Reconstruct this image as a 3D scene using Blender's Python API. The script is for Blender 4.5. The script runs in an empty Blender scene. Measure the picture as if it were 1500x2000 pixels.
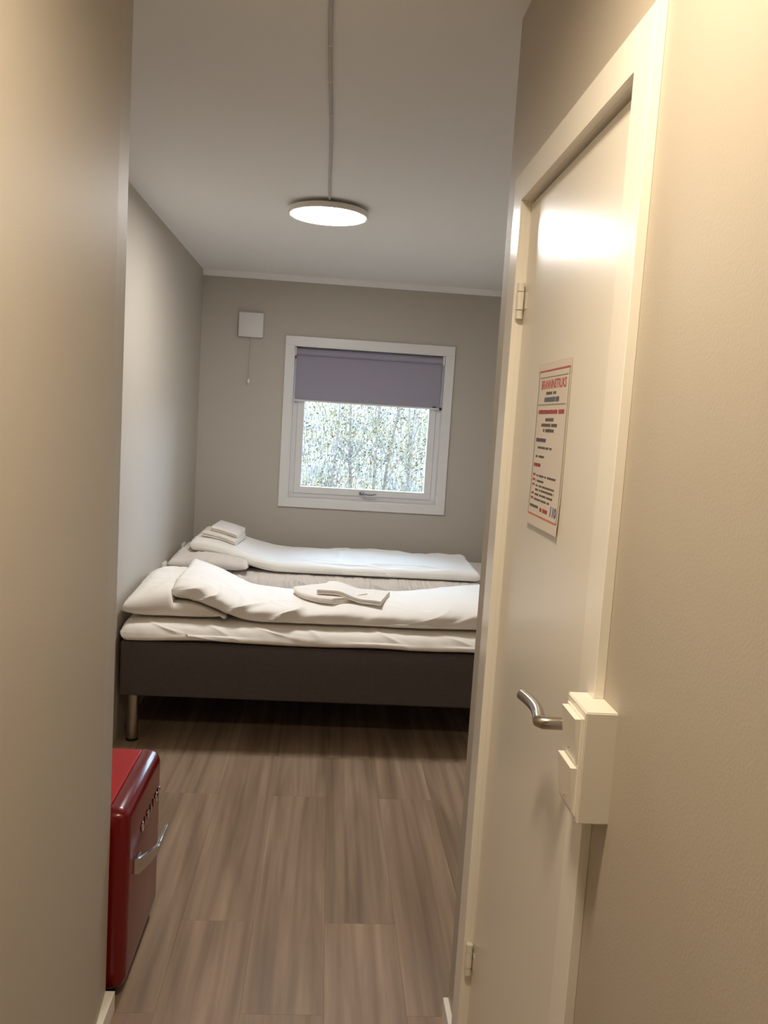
import bpy, bmesh, math, random
from mathutils import Vector, Matrix, noise

SC = bpy.context.scene
COL = SC.collection

# ------------------------------------------------------------------ camera, world, exposure
YAW, PITCH, ROLL, CAMH, FPX = -0.0707, -0.1082, 0.0626, 1.4919, 1639.24
def camera_axes():
    cy, sy = math.cos(YAW), math.sin(YAW)
    fwd = Vector((-sy * math.cos(PITCH), cy * math.cos(PITCH), math.sin(PITCH)))
    right = Vector((cy, sy, 0)); up = right.cross(fwd)
    c, s = math.cos(ROLL), math.sin(ROLL)
    return c * right + s * up, -s * right + c * up, fwd
r_, u_, f_ = camera_axes()
cd = bpy.data.cameras.new('camera')
cam = bpy.data.objects.new('camera', cd); COL.objects.link(cam)
cam.matrix_world = Matrix(((r_.x, u_.x, -f_.x, 0), (r_.y, u_.y, -f_.y, 0), (r_.z, u_.z, -f_.z, CAMH), (0, 0, 0, 1)))
cd.sensor_fit = 'VERTICAL'; cd.sensor_height = 36.0; cd.lens = FPX / 2000 * 36.0
cd.clip_start = 0.02; cd.clip_end = 300
SC.camera = cam

wd = bpy.data.worlds.new('overcast_sky'); SC.world = wd; wd.use_nodes = True
bgn = wd.node_tree.nodes['Background']
bgn.inputs[0].default_value = (0.54, 0.75, 1.0, 1); bgn.inputs[1].default_value = 19.0

LAMP_ROOM = 86.0          # emission of the round ceiling lamp in the bedroom
LAMP_HALL = 186.0          # emission of the ceiling lamp in the hallway
SC.view_settings.view_transform = 'Standard'
SC.view_settings.look = 'None'
SC.view_settings.gamma = 1.0
SC.view_settings.use_curve_mapping = False
SC.view_settings.exposure = 0.0
SC.cycles.max_bounces = 10
SC.cycles.diffuse_bounces = 6
SC.cycles.sample_clamp_indirect = 6.0

# ------------------------------------------------------------------ measures (metres)
H = 2.40
XR, YR = 0.3795, 1.962        # hallway right wall, its end
XL, YL = -0.4654, 1.966       # hallway left wall, its end
RL, RR = -0.876, 1.35         # bedroom left and right walls
YB = 5.692                    # bedroom back wall
YF = -1.0                     # wall behind the camera

# ------------------------------------------------------------------ helpers
def lin(c):
    return tuple(((v / 255) / 12.92 if v / 255 <= 0.04045 else ((v / 255 + 0.055) / 1.055) ** 2.4) for v in c) + (1.0,)

def mat(name, rgb, rough=0.5, metal=0.0, var=0.06, nscale=8.0, bump=0.0, bscale=200.0, coat=0.0, sheen=0.0, stretch=(1, 1, 1), emit=None, spec=0.5):
    m = bpy.data.materials.new(name); m.use_nodes = True
    nt = m.node_tree; b = nt.nodes['Principled BSDF']
    tc = nt.nodes.new('ShaderNodeTexCoord'); mp = nt.nodes.new('ShaderNodeMapping')
    mp.inputs['Scale'].default_value = stretch
    nt.links.new(tc.outputs['Object'], mp.inputs['Vector'])
    nz = nt.nodes.new('ShaderNodeTexNoise'); nz.inputs['Scale'].default_value = nscale; nz.inputs['Detail'].default_value = 3
    nt.links.new(mp.outputs['Vector'], nz.inputs['Vector'])
    rp = nt.nodes.new('ShaderNodeValToRGB')
    c = lin(rgb)
    rp.color_ramp.elements[0].position = 0.3; rp.color_ramp.elements[1].position = 0.7
    rp.color_ramp.elements[0].color = tuple(v * (1 - var) for v in c[:3]) + (1,)
    rp.color_ramp.elements[1].color = tuple(min(1, v * (1 + var)) for v in c[:3]) + (1,)
    nt.links.new(nz.outputs['Fac'], rp.inputs['Fac'])
    nt.links.new(rp.outputs['Color'], b.inputs['Base Color'])
    b.inputs['Roughness'].default_value = rough; b.inputs['Metallic'].default_value = metal
    b.inputs['Specular IOR Level'].default_value = spec
    if coat: b.inputs['Coat Weight'].default_value = coat; b.inputs['Coat Roughness'].default_value = 0.06
    if sheen: b.inputs['Sheen Weight'].default_value = sheen
    if bump:
        n2 = nt.nodes.new('ShaderNodeTexNoise'); n2.inputs['Scale'].default_value = bscale; n2.inputs['Detail'].default_value = 2
        nt.links.new(mp.outputs['Vector'], n2.inputs['Vector'])
        bp = nt.nodes.new('ShaderNodeBump'); bp.inputs['Strength'].default_value = bump; bp.inputs['Distance'].default_value = 0.002
        nt.links.new(n2.outputs['Fac'], bp.inputs['Height']); nt.links.new(bp.outputs['Normal'], b.inputs['Normal'])
    if emit:
        b.inputs['Emission Color'].default_value = emit[0]; b.inputs['Emission Strength'].default_value = emit[1]
    return m

M = {}
M['wall'] = mat('greige_wall_paint', (186, 178, 166), 0.55, var=0.015, nscale=1.5, bump=0.12, bscale=260)
M['ceiling'] = mat('white_ceiling_paint', (243, 243, 242), 0.7, var=0.01, nscale=1.2, bump=0.08, bscale=220)
M['white_gloss'] = mat('white_gloss_paint', (246, 243, 236), 0.22, var=0.012, nscale=2)
M['door_paint'] = mat('white_door_paint', (238, 234, 226), 0.26, var=0.012, nscale=1.6, bump=0.04, bscale=90)
M['white_frame'] = mat('white_window_paint', (228, 227, 226), 0.35, var=0.01, nscale=3)
M['plastic'] = mat('white_plastic', (236, 232, 224), 0.3, var=0.008, nscale=4)
M['vent_plastic'] = mat('pale_vent_plastic', (222, 220, 218), 0.45, var=0.01, nscale=4)
M['cord'] = mat('white_cord', (190, 186, 182), 0.5, var=0.03, nscale=40)
M['sheet'] = mat('cream_cotton', (246, 241, 233), 0.85, var=0.02, nscale=5, bump=0.15, bscale=700, sheen=0.15)
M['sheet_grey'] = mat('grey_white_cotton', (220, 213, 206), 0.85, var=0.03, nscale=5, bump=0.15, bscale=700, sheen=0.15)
M['duvet'] = mat('white_duvet_cotton', (240, 236, 230), 0.8, var=0.015, nscale=5, bump=0.12, bscale=700, sheen=0.15)
M['pillow'] = mat('ivory_pillow_cotton', (238, 233, 224), 0.85, var=0.02, nscale=6, bump=0.12, bscale=700, sheen=0.15)
M['towel'] = mat('white_terry', (238, 231, 222), 0.95, var=0.04, nscale=60, bump=0.6, bscale=500, sheen=0.3)
M['bed_fabric'] = mat('dark_brown_weave', (83, 77, 75), 0.9, var=0.18, nscale=260, bump=0.5, bscale=400, sheen=0.1)
M['steel'] = mat('brushed_steel', (176, 168, 156), 0.28, 1.0, var=0.06, nscale=60, stretch=(1, 1, 12))
M['chrome'] = mat('chrome', (205, 205, 205), 0.12, 1.0, var=0.02, nscale=6)
M['dark_metal'] = mat('dull_grey_metal', (120, 120, 124), 0.35, 1.0, var=0.05, nscale=12)
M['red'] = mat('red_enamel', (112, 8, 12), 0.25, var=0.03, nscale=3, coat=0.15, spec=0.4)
M['red_lit'] = mat('red_enamel_lit', (172, 24, 14), 0.5, var=0.03, nscale=3, spec=0.15)  # fridge body: same red painted lighter, reflected light on top put into it
M['black'] = mat('black_rubber', (22, 20, 18), 0.6, var=0.1, nscale=20)
M['blind'] = mat('mauve_grey_blind_cloth', (157, 152, 167), 0.85, var=0.03, nscale=180, bump=0.25, bscale=600)
M['paper'] = mat('laminated_paper', (228, 218, 208), 0.32, var=0.01, nscale=3)
M['ink_red'] = mat('red_ink', (188, 80, 80), 0.5, var=0.04, nscale=30)
M['ink_orange'] = mat('orange_ink', (204, 120, 70), 0.5, var=0.04, nscale=30)
M['ink_black'] = mat('dark_ink', (112, 100, 88), 0.5, var=0.05, nscale=30)
M['ink_blue'] = mat('blue_ink', (112, 118, 134), 0.5, var=0.05, nscale=30)
M['ink_violet'] = mat('violet_ink', (108, 90, 122), 0.5, var=0.05, nscale=30)
M['ink_grey'] = mat('grey_ink', (150, 146, 136), 0.5, var=0.05, nscale=30)
M['subfloor'] = mat('subfloor', (60, 48, 40), 0.9, var=0.1, nscale=10)
M['trunk'] = mat('grey_birch_bark', (96, 84, 76), 0.9, var=0.35, nscale=9, stretch=(1, 1, 3))
M['twig'] = mat('dry_grey_twig', (150, 140, 140), 0.9, var=0.3, nscale=5)

def wood():
    m = bpy.data.materials.new('oak_vinyl_plank'); m.use_nodes = True
    nt = m.node_tree; b = nt.nodes['Principled BSDF']; L = nt.links
    tc = nt.nodes.new('ShaderNodeTexCoord'); oi = nt.nodes.new('ShaderNodeObjectInfo')
    sc = nt.nodes.new('ShaderNodeMath'); sc.operation = 'MULTIPLY'; sc.inputs[1].default_value = 37.0
    L.new(oi.outputs['Random'], sc.inputs[0])
    cb = nt.nodes.new('ShaderNodeCombineXYZ'); L.new(sc.outputs[0], cb.inputs[0]); L.new(sc.outputs[0], cb.inputs[1])
    ad = nt.nodes.new('ShaderNodeVectorMath'); ad.operation = 'ADD'
    L.new(tc.outputs['Object'], ad.inputs[0]); L.new(cb.outputs[0], ad.inputs[1])
    def nz(scale, st, detail=4, dist=0.0):
        mp = nt.nodes.new('ShaderNodeMapping'); mp.inputs['Scale'].default_value = st
        L.new(ad.outputs[0], mp.inputs['Vector'])
        n = nt.nodes.new('ShaderNodeTexNoise'); n.inputs['Scale'].default_value = scale
        n.inputs['Detail'].default_value = detail; n.inputs['Distortion'].default_value = dist
        L.new(mp.outputs[0], n.inputs['Vector']); return n
    a = nz(1.0, (11, 0.9, 1), 3, 0.8)          # broad streaks along the plank
    g = nz(1.0, (70, 2.0, 1), 3, 0.3)         # fine grain
    # cathedral rings: distorted distance field
    w = nt.nodes.new('ShaderNodeTexWave'); w.wave_type = 'BANDS'; w.bands_direction = 'X'
    mpw = nt.nodes.new('ShaderNodeMapping'); mpw.inputs['Scale'].default_value = (4.5, 0.45, 1)
    L.new(ad.outputs[0], mpw.inputs['Vector']); L.new(mpw.outputs[0], w.inputs['Vector'])
    w.inputs['Scale'].default_value = 1.3; w.inputs['Distortion'].default_value = 7.0; w.inputs['Detail'].default_value = 2; w.inputs['Detail Scale'].default_value = 0.8
    r1 = nt.nodes.new('ShaderNodeValToRGB')
    r1.color_ramp.elements[0].position = 0.28; r1.color_ramp.elements[0].color = lin((134, 112, 93))
    r1.color_ramp.elements[1].position = 0.72; r1.color_ramp.elements[1].color = lin((176, 153, 130))
    L.new(a.outputs['Fac'], r1.inputs['Fac'])
    def mix(kind, fac, A, B):
        x = nt.nodes.new('ShaderNodeMixRGB'); x.blend_type = kind; x.inputs[0].default_value = fac
        L.new(A, x.inputs[1])
        if isinstance(B, tuple): x.inputs[2].default_value = B
        else: L.new(B, x.inputs[2])
        return x.outputs[0]
    r2 = nt.nodes.new('ShaderNodeValToRGB'); r2.color_ramp.elements[0].position = 0.35; r2.color_ramp.elements[1].position = 0.6
    r2.color_ramp.elements[0].color = (0.62, 0.6, 0.58, 1); L.new(g.outputs['Fac'], r2.inputs['Fac'])
    r3 = nt.nodes.new('ShaderNodeValToRGB'); r3.color_ramp.elements[0].position = 0.0; r3.color_ramp.elements[1].position = 0.45
    r3.color_ramp.elements[0].color = (0.66, 0.64, 0.62, 1); L.new(w.outputs['Fac'], r3.inputs['Fac'])
    c = mix('MULTIPLY', 0.28, r1.outputs['Color'], r2.outputs['Color'])
    c = mix('MULTIPLY', 0.42, c, r3.outputs['Color'])
    # each plank a little lighter or darker
    mr = nt.nodes.new('ShaderNodeMapRange'); mr.inputs[3].default_value = 0.91; mr.inputs[4].default_value = 1.09
    L.new(oi.outputs['Random'], mr.inputs[0])
    c = mix('MULTIPLY', 1.0, c, mr.outputs[0])
    L.new(c, b.inputs['Base Color']); b.inputs['Roughness'].default_value = 0.5
    b.inputs['Specular IOR Level'].default_value = 0.35
    bp = nt.nodes.new('ShaderNodeBump'); bp.inputs['Strength'].default_value = 0.12; bp.inputs['Distance'].default_value = 0.001
    L.new(g.outputs['Fac'], bp.inputs['Height']); L.new(bp.outputs['Normal'], b.inputs['Normal'])
    return m
M['wood'] = wood()

def emitter(name, rgb, k):
    m = bpy.data.materials.new(name); m.use_nodes = True; nt = m.node_tree
    b = nt.nodes['Principled BSDF']
    b.inputs['Base Color'].default_value = (0.8, 0.8, 0.8, 1)
    nz = nt.nodes.new('ShaderNodeTexNoise'); nz.inputs['Scale'].default_value = 2
    rp = nt.nodes.new('ShaderNodeValToRGB'); rp.color_ramp.elements[0].color = tuple(v * 0.99 for v in rgb) + (1,); rp.color_ramp.elements[1].color = tuple(rgb) + (1,)
    nt.links.new(nz.outputs['Fac'], rp.inputs['Fac']); nt.links.new(rp.outputs['Color'], b.inputs['Emission Color'])
    b.inputs['Emission Strength'].default_value = k
    return m
M['glow_room'] = emitter('lit_diffuser_room', (1.0, 0.975, 0.945), LAMP_ROOM)
M['glow_hall'] = emitter('lit_diffuser_hall', (1.0, 0.82, 0.58), LAMP_HALL)

def glass():
    m = bpy.data.materials.new('window_glass'); m.use_nodes = True; nt = m.node_tree
    for n in list(nt.nodes): nt.nodes.remove(n)
    o = nt.nodes.new('ShaderNodeOutputMaterial'); t = nt.nodes.new('ShaderNodeBsdfTransparent'); g = nt.nodes.new('ShaderNodeBsdfGlossy')
    t.inputs[0].default_value = (0.95, 0.97, 0.97, 1); g.inputs['Roughness'].default_value = 0.02
    fr = nt.nodes.new('ShaderNodeFresnel'); fr.inputs[0].default_value = 1.45
    mx = nt.nodes.new('ShaderNodeMixShader'); nt.links.new(fr.outputs[0], mx.inputs[0]); nt.links.new(t.outputs[0], mx.inputs[1]); nt.links.new(g.outputs[0], mx.inputs[2])
    nt.links.new(mx.outputs[0], o.inputs[0]); return m
M['glass'] = glass()

ALB = 0.165                    # dry brush under an overcast sky reflects little
def foliage(name, cols, scale):
    m = bpy.data.materials.new(name); m.use_nodes = True; nt = m.node_tree; b = nt.nodes['Principled BSDF']
    tc = nt.nodes.new('ShaderNodeTexCoord'); n = nt.nodes.new('ShaderNodeTexNoise'); n.inputs['Scale'].default_value = scale; n.inputs['Detail'].default_value = 1
    nt.links.new(tc.outputs['Object'], n.inputs['Vector'])
    rp = nt.nodes.new('ShaderNodeValToRGB'); rp.color_ramp.interpolation = 'CONSTANT'
    k = len(cols)
    for i, c in enumerate(cols):
        pos = 0.30 + 0.40 * i / k if i else 0.0
        e = rp.color_ramp.elements[i] if i < 2 else rp.color_ramp.elements.new(pos)
        e.position = pos; e.color = tuple(v * ALB * w for v, w in zip(lin(c)[:3], (1.06, 0.92, 0.80))) + (1,)
    nt.links.new(n.outputs['Fac'], rp.inputs['Fac'])
    n2 = nt.nodes.new('ShaderNodeTexNoise'); n2.inputs['Scale'].default_value = 1.6; n2.inputs['Detail'].default_value = 1
    nt.links.new(tc.outputs['Object'], n2.inputs['Vector'])
    r2 = nt.nodes.new('ShaderNodeValToRGB'); r2.color_ramp.elements[0].position = 0.36; r2.color_ramp.elements[1].position = 0.66
    r2.color_ramp.elements[0].color = (0.62, 0.66, 0.82, 1); r2.color_ramp.elements[1].color = (1.0, 0.80, 0.52, 1)
    e3 = r2.color_ramp.elements.new(0.52); e3.color = (0.82, 0.98, 0.62, 1)
    nt.links.new(n2.outputs['Fac'], r2.inputs['Fac'])
    mx = nt.nodes.new('ShaderNodeMixRGB'); mx.blend_type = 'MULTIPLY'; mx.inputs[0].default_value = 0.8
    nt.links.new(rp.outputs['Color'], mx.inputs[1]); nt.links.new(r2.outputs['Color'], mx.inputs[2])
    nt.links.new(mx.outputs[0], b.inputs['Base Color'])
    b.inputs['Roughness'].default_value = 0.8
    return m
M['leaf'] = foliage('pale_autumn_leaves', [(90, 80, 80), (240, 214, 130), (180, 190, 90), (220, 205, 195), (255, 238, 215), (235, 180, 110), (150, 145, 150)], 9)
M['leaf_green'] = foliage('pale_green_leaves', [(140, 160, 60), (205, 205, 110), (240, 228, 150), (160, 160, 110)], 9)
M['brush'] = foliage('dry_brush', [(70, 62, 64), (255, 240, 220), (190, 178, 170), (245, 210, 160), (255, 246, 236), (120, 112, 112)], 14)
M['bank'] = foliage('dry_grass_bank', [(205, 185, 165), (250, 236, 220), (180, 172, 165), (240, 215, 175)], 5)

# ---- mesh helpers
def box(bm, x0, x1, y0, y1, z0, z1, bev=0.0, seg=2):
    vs = [bm.verts.new(p) for p in ((x0, y0, z0), (x1, y0, z0), (x1, y1, z0), (x0, y1, z0), (x0, y0, z1), (x1, y0, z1), (x1, y1, z1), (x0, y1, z1))]
    fs = [bm.faces.new([vs[i] for i in q]) for q in ((0, 3, 2, 1), (4, 5, 6, 7), (0, 1, 5, 4), (1, 2, 6, 5), (2, 3, 7, 6), (3, 0, 4, 7))]
    if bev:
        es = list({e for f in fs for e in f.edges})
        bmesh.ops.bevel(bm, geom=es, offset=bev, segments=seg, affect='EDGES', profile=0.5)
    return vs

def bx(*a, **k):
    bm = bmesh.new(); box(bm, *a, **k); return bm

def prism(bm, pts, z0, z1):      # polygon in plan, extruded in z (pts counter-clockwise)
    lo = [bm.verts.new((x, y, z0)) for x, y in pts]; hi = [bm.verts.new((x, y, z1)) for x, y in pts]
    n = len(pts)
    bm.faces.new(lo[::-1]); bm.faces.new(hi)
    for i in range(n): bm.faces.new((lo[i], lo[(i + 1) % n], hi[(i + 1) % n], hi[i]))

def tube(bm, pts, rads, n=12, cap=True):
    pts = [Vector(p) for p in pts]
    if not isinstance(rads, (list, tuple)): rads = [rads] * len(pts)
    rings = []; up = None
    for i, p in enumerate(pts):
        d = (pts[min(i + 1, len(pts) - 1)] - pts[max(i - 1, 0)]).normalized()
        if up is None:
            up = Vector((0, 0, 1)) if abs(d.z) < 0.9 else Vector((1, 0, 0))
        s = d.cross(up)
        if s.length < 1e-5: s = d.cross(Vector((0, 1, 0)))
        s.normalize(); up = s.cross(d).normalized()
        rings.append([bm.verts.new(p + rads[i] * (math.cos(2 * math.pi * k / n) * s + math.sin(2 * math.pi * k / n) * up)) for k in range(n)])
    for a, b in zip(rings, rings[1:]):
        for k in range(n): bm.faces.new((a[k], a[(k + 1) % n], b[(k + 1) % n], b[k]))
    if cap: bm.faces.new(rings[0][::-1]); bm.faces.new(rings[-1])

def lathe(bm, c, prof, n=48):    # prof: list of (r, z) around a vertical axis at c
    rings = []
    for r, z in prof:
        if r < 1e-6: rings.append([bm.verts.new((c[0], c[1], c[2] + z))])
        else: rings.append([bm.verts.new((c[0] + r * math.cos(2 * math.pi * k / n), c[1] + r * math.sin(2 * math.pi * k / n), c[2] + z)) for k in range(n)])
    for a, b in zip(rings, rings[1:]):
        for k in range(n):
            q = [a[k % len(a)], a[(k + 1) % len(a)], b[(k + 1) % len(b)], b[k % len(b)]]
            u = []
            for v in q:
                if v not in u: u.append(v)
            if len(u) >= 3: bm.faces.new(u)

ORI = {}
def empty(name, loc):
    o = bpy.data.objects.new(name, None); COL.objects.link(o); o.location = loc; o.empty_display_size = 0.05
    ORI[o.name] = Vector(loc); return o

def obj(name, bm, m, parent=None, smooth=False, origin=None):
    bmesh.ops.recalc_face_normals(bm, faces=bm.faces[:])
    L = ORI[parent.name] if parent is not None else (Vector(origin) if origin is not None else None)
    if L is None:
        xs = [v.co for v in bm.verts]
        L = Vector((sum(v.x for v in xs) / len(xs), sum(v.y for v in xs) / len(xs), min(v.z for v in xs)))
    bmesh.ops.translate(bm, vec=-L, verts=bm.verts[:])
    me = bpy.data.meshes.new(name); bm.to_mesh(me); bm.free()
    me.materials.append(M[m] if isinstance(m, str) else m)
    if smooth:
        me.polygons.foreach_set('use_smooth', [True] * len(me.polygons))
        if smooth != 'all':
            try: me.set_sharp_from_angle(angle=math.radians(40))
            except Exception: pass
    o = bpy.data.objects.new(name, me); COL.objects.link(o)
    if parent is not None: o.parent = parent
    else: o.location = L
    ORI[o.name] = L
    return o

def tag(o, label, cat=None, group=None, kind=None):
    o['label'] = label
    if cat: o['category'] = cat
    if group: o['group'] = group
    if kind: o['kind'] = kind
    return o

def struct(o, label, cat): return tag(o, label, cat, kind='structure')

# ================================================================== THE SHELL
# floor: subfloor slab with single planks
fl = obj('floor', bx(RL - 0.1, RR + 0.1, YF - 0.1, YB + 0.2, -0.12, -0.008), 'subfloor', origin=(0, 0, 0))
struct(fl, 'brown oak-look plank floor running from the hallway to the beds', 'floor')
PX, PW, PL, PY1, PY2 = -0.3535, 0.2098, 1.22, 2.348, 3.180
cache = {}
for k in range(-3, 9):
    a, b = PX + PW * k, PX + PW * (k + 1)
    a, b = max(a, RL), min(b, RR)
    if b - a < 0.02: continue
    y = (PY1 if k % 2 == 0 else PY2) - 3 * PL - (0.0 if k % 4 < 2 else 0.0)
    while y < YB:
        y0, y1 = max(y, YF), min(y + PL, YB)
        y += PL
        if y1 - y0 < 0.03: continue
        if y1 < 1.95 and (b < XL - 0.02 or a > XR + 0.12): continue
        key = (round(b - a, 4), round(y1 - y0, 4))
        if key not in cache:
            w, l = (b - a) / 2 - 0.0001, (y1 - y0) / 2 - 0.0001
            bm = bx(-w, w, -l, l, -0.008, 0.0, bev=0.0004, seg=1)
            bmesh.ops.recalc_face_normals(bm, faces=bm.faces[:])
            me = bpy.data.meshes.new('plank'); bm.to_mesh(me); bm.free(); me.materials.append(M['wood']); cache[key] = me
        p = bpy.data.objects.new('plank', cache[key]); COL.objects.link(p)
        p.parent = fl; p.location = ((a + b) / 2, (y0 + y1) / 2, 0)

struct(obj('ceiling', bx(RL - 0.1, RR + 0.1, YF - 0.1, YB + 0.2, H, H + 0.1), 'ceiling'), 'flat white painted ceiling over bedroom and hallway', 'ceiling')
struct(obj('wall_left', bx(RL - 0.1, RL, YF - 0.1, YB + 0.2, -0.12, H), 'wall'), 'greige bedroom wall on the left at the pillow ends of the beds', 'wall')
struct(obj('wall_right', bx(RR, RR + 0.1, YF - 0.1, YB + 0.2, -0.12, H), 'wall'), 'greige bedroom wall at the foot ends of the beds', 'wall')
struct(obj('wall_front', bx(RL, RR, YF - 0.1, YF, -0.12, H), 'wall'), 'greige wall closing the hallway', 'wall')
# hallway left wall: end strip bent slightly back, shaped to catch a different shade
bm = bmesh.new(); prism(bm, [(RL, YF), (XL, YF), (XL, 1.845), (XL - 0.009, YL), (RL, YL)], -0.12, H)
struct(obj('wall_hall_left', bm, 'wall'), 'yellowish lit greige hallway wall filling the left edge', 'wall')
# hallway right wall with the door opening
DY0, DY1, DZ = 1.085, 1.787, 1.985
bm = bmesh.new()
prism(bm, [(XR, YF), (XR + 0.1, YF), (XR + 0.1, DY0), (XR, DY0)], -0.12, H)
prism(bm, [(XR, DY1), (XR + 0.1, DY1), (XR + 0.1, YR), (XR, YR)], -0.12, H)
prism(bm, [(XR, DY0), (XR + 0.1, DY0), (XR + 0.1, DY1), (XR, DY1)], DZ, H)
struct(obj('wall_hall_right', bm, 'wall'), 'greige hallway wall on the right around the white door', 'wall')
struct(obj('wall_partition', bx(XR + 0.1, RR, YR - 0.1, YR, -0.12, H), 'wall'), 'greige bedroom wall behind the hallway door', 'wall')
# back wall with window opening
WX0, WX1, WZ0, WZ1 = -0.262, 0.760, 0.930, 1.953
bm = bmesh.new()
box(bm, RL, WX0, YB, YB + 0.2, -0.12, H); box(bm, WX1, RR, YB, YB + 0.2, -0.12, H)
box(bm, WX0, WX1, YB, YB + 0.2, -0.12, WZ0); box(bm, WX0, WX1, YB, YB + 0.2, WZ1, H)
struct(obj('wall_back', bm, 'wall'), 'taupe bedroom wall with the window above the rear bed', 'wall')

# skirting boards and cornice
def skirt(name, x0, x1, y0, y1, label):
    struct(obj(name, bx(x0, x1, y0, y1, 0.0, 0.052, bev=0.0015, seg=1), 'white_gloss'), label, 'skirting')
skirt('baseboard_hall_left', XL, XL + 0.014, YF, 1.845, 'white skirting along the hallway wall on the left, ending before the red fridge')
bm = bmesh.new(); prism(bm, [(XL, 1.846), (XL + 0.014, 1.846), (XL + 0.014, YL), (XL - 0.009, YL)], 0, 0.052)
struct(obj('baseboard_hall_end', bm, 'white_gloss'), 'short white skirting end beside the red fridge', 'skirting')
skirt('baseboard_hall_right', XR - 0.014, XR, 1.8305, YR, 'short white skirting piece between the door casing and the wall corner')
skirt('baseboard_hall_near', XR - 0.014, XR, YF, 1.049, 'white skirting along the hallway wall on the right under the switches')
skirt('baseboard_back', RL, RR, YB - 0.014, YB, 'white skirting along the bedroom back wall under the window')
bm = bmesh.new()
prof = [(YB, H - 0.036), (YB, H), (YB - 0.03, H), (YB - 0.026, H - 0.008), (YB - 0.012, H - 0.024), (YB - 0.008, H - 0.036)]
a = [bm.verts.new((RL, y, z)) for y, z in prof]; b = [bm.verts.new((RR, y, z)) for y, z in prof]
bm.faces.new(a); bm.faces.new(b[::-1])
for i in range(len(prof)): bm.faces.new((a[i], a[(i + 1) % 6], b[(i + 1) % 6], b[i]))
struct(obj('trim_1', bm, 'ceiling'), 'narrow pale cornice strip between ceiling and window wall', 'trim')

# ------------------------------------------------------------------ window
w = empty('window_1', (0.25, YB, WZ0)); struct(w, 'square white-framed window half covered by the blind', 'window')
OX0, OX1, OZ0, OZ1 = -0.3197, 0.8153, 0.8736, 2.0127
t0, t1 = YB - 0.015, YB
obj('casing_rail', bx(OX0, OX1, t0, t1, WZ1, OZ1, bev=0.002, seg=1), 'white_frame', w)
obj('casing_rail', bx(OX0, OX1, t0, t1, OZ0, WZ0, bev=0.002, seg=1), 'white_frame', w)
obj('casing_stile', bx(OX0, WX0, t0, t1, WZ0, WZ1, bev=0.002, seg=1), 'white_frame', w)
obj('casing_stile', bx(WX1, OX1, t0, t1, WZ0, WZ1, bev=0.002, seg=1), 'white_frame', w)
def ring(bm, x0, x1, z0, z1, wd, y0, y1, bev=0.002):
    box(bm, x0, x1, y0, y1, z0, z0 + wd, bev=bev, seg=1); box(bm, x0, x1, y0, y1, z1 - wd, z1, bev=bev, seg=1)
    box(bm, x0, x0 + wd, y0, y1, z0 + wd, z1 - wd, bev=bev, seg=1); box(bm, x1 - wd, x1, y0, y1, z0 + wd, z1 - wd, bev=bev, seg=1)
bm = bmesh.new(); ring(bm, WX0, WX1, WZ0, WZ1, 0.006, YB - 0.012, YB + 0.198, bev=0); obj('lining', bm, 'white_frame', w)
bm = bmesh.new(); ring(bm, WX0 + 0.006, WX1 - 0.006, WZ0 + 0.006, WZ1 - 0.006, 0.032, YB + 0.072, YB + 0.15); obj('frame', bm, 'white_frame', w)
bm = bmesh.new(); ring(bm, WX0 + 0.038, WX1 - 0.038, WZ0 + 0.034, WZ1 - 0.034, 0.047, YB + 0.062, YB + 0.115, bev=0.004); sash = obj('sash', bm, 'white_frame', w)
obj('pane', bx(WX0 + 0.083, WX1 - 0.083, YB + 0.09, YB + 0.094, WZ0 + 0.079, WZ1 - 0.079), 'glass', sash)
bm = bmesh.new()
box(bm, 0.228, 0.262, YB + 0.050, YB + 0.062, 0.974, 0.996, bev=0.003)
h = obj('window_handle', bm, 'dark_metal', w); h['label'] = 'dull grey metal window handle'
bm = bmesh.new(); tube(bm, [(0.246, YB + 0.058, 0.986), (0.246, YB + 0.03, 0.986), (0.262, YB + 0.026, 0.984), (0.31, YB + 0.026, 0.980), (0.345, YB + 0.028, 0.987)], [0.007, 0.007, 0.006, 0.005, 0.004], n=10)
obj('lever', bm, 'dark_metal', h, smooth=True)

# ------------------------------------------------------------------ door in the hallway wall
d = empty('door_1', (XR, 1.43, 0.0)); struct(d, 'white glossy hallway door with the fire notice and steel lever', 'door')
cx0 = XR - 0.0141
obj('casing', bx(cx0, XR, 1.757, 1.829, 0, 2.017, bev=0.0007, seg=1), 'white_gloss', d)
obj('casing', bx(cx0, XR, 1.05, 1.115, 0, 2.017, bev=0.0007, seg=1), 'white_gloss', d)
obj('casing', bx(cx0, XR, 1.1155, 1.7565, 1.957, 2.017, bev=0.0007, seg=1), 'white_gloss', d)
obj('jamb', bx(XR, XR + 0.1, 1.757, DY1, 0, 1.957), 'white_gloss', d)
obj('jamb', bx(XR, XR + 0.1, DY0, 1.115, 0, 1.957), 'white_gloss', d)
obj('jamb', bx(XR, XR + 0.1, DY0, DY1, 1.957, DZ), 'white_gloss', d)
obj('jamb', bx(XR + 0.05, XR + 0.1, 1.115, 1.757, 1.93, 1.9565), 'white_gloss', d)
LX = 0.3875
leaf = obj('door_leaf', bx(LX, LX + 0.04, 1.1185, 1.7535, 0.012, 1.9505, bev=0.0015, seg=1), 'door_paint', d)
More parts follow.
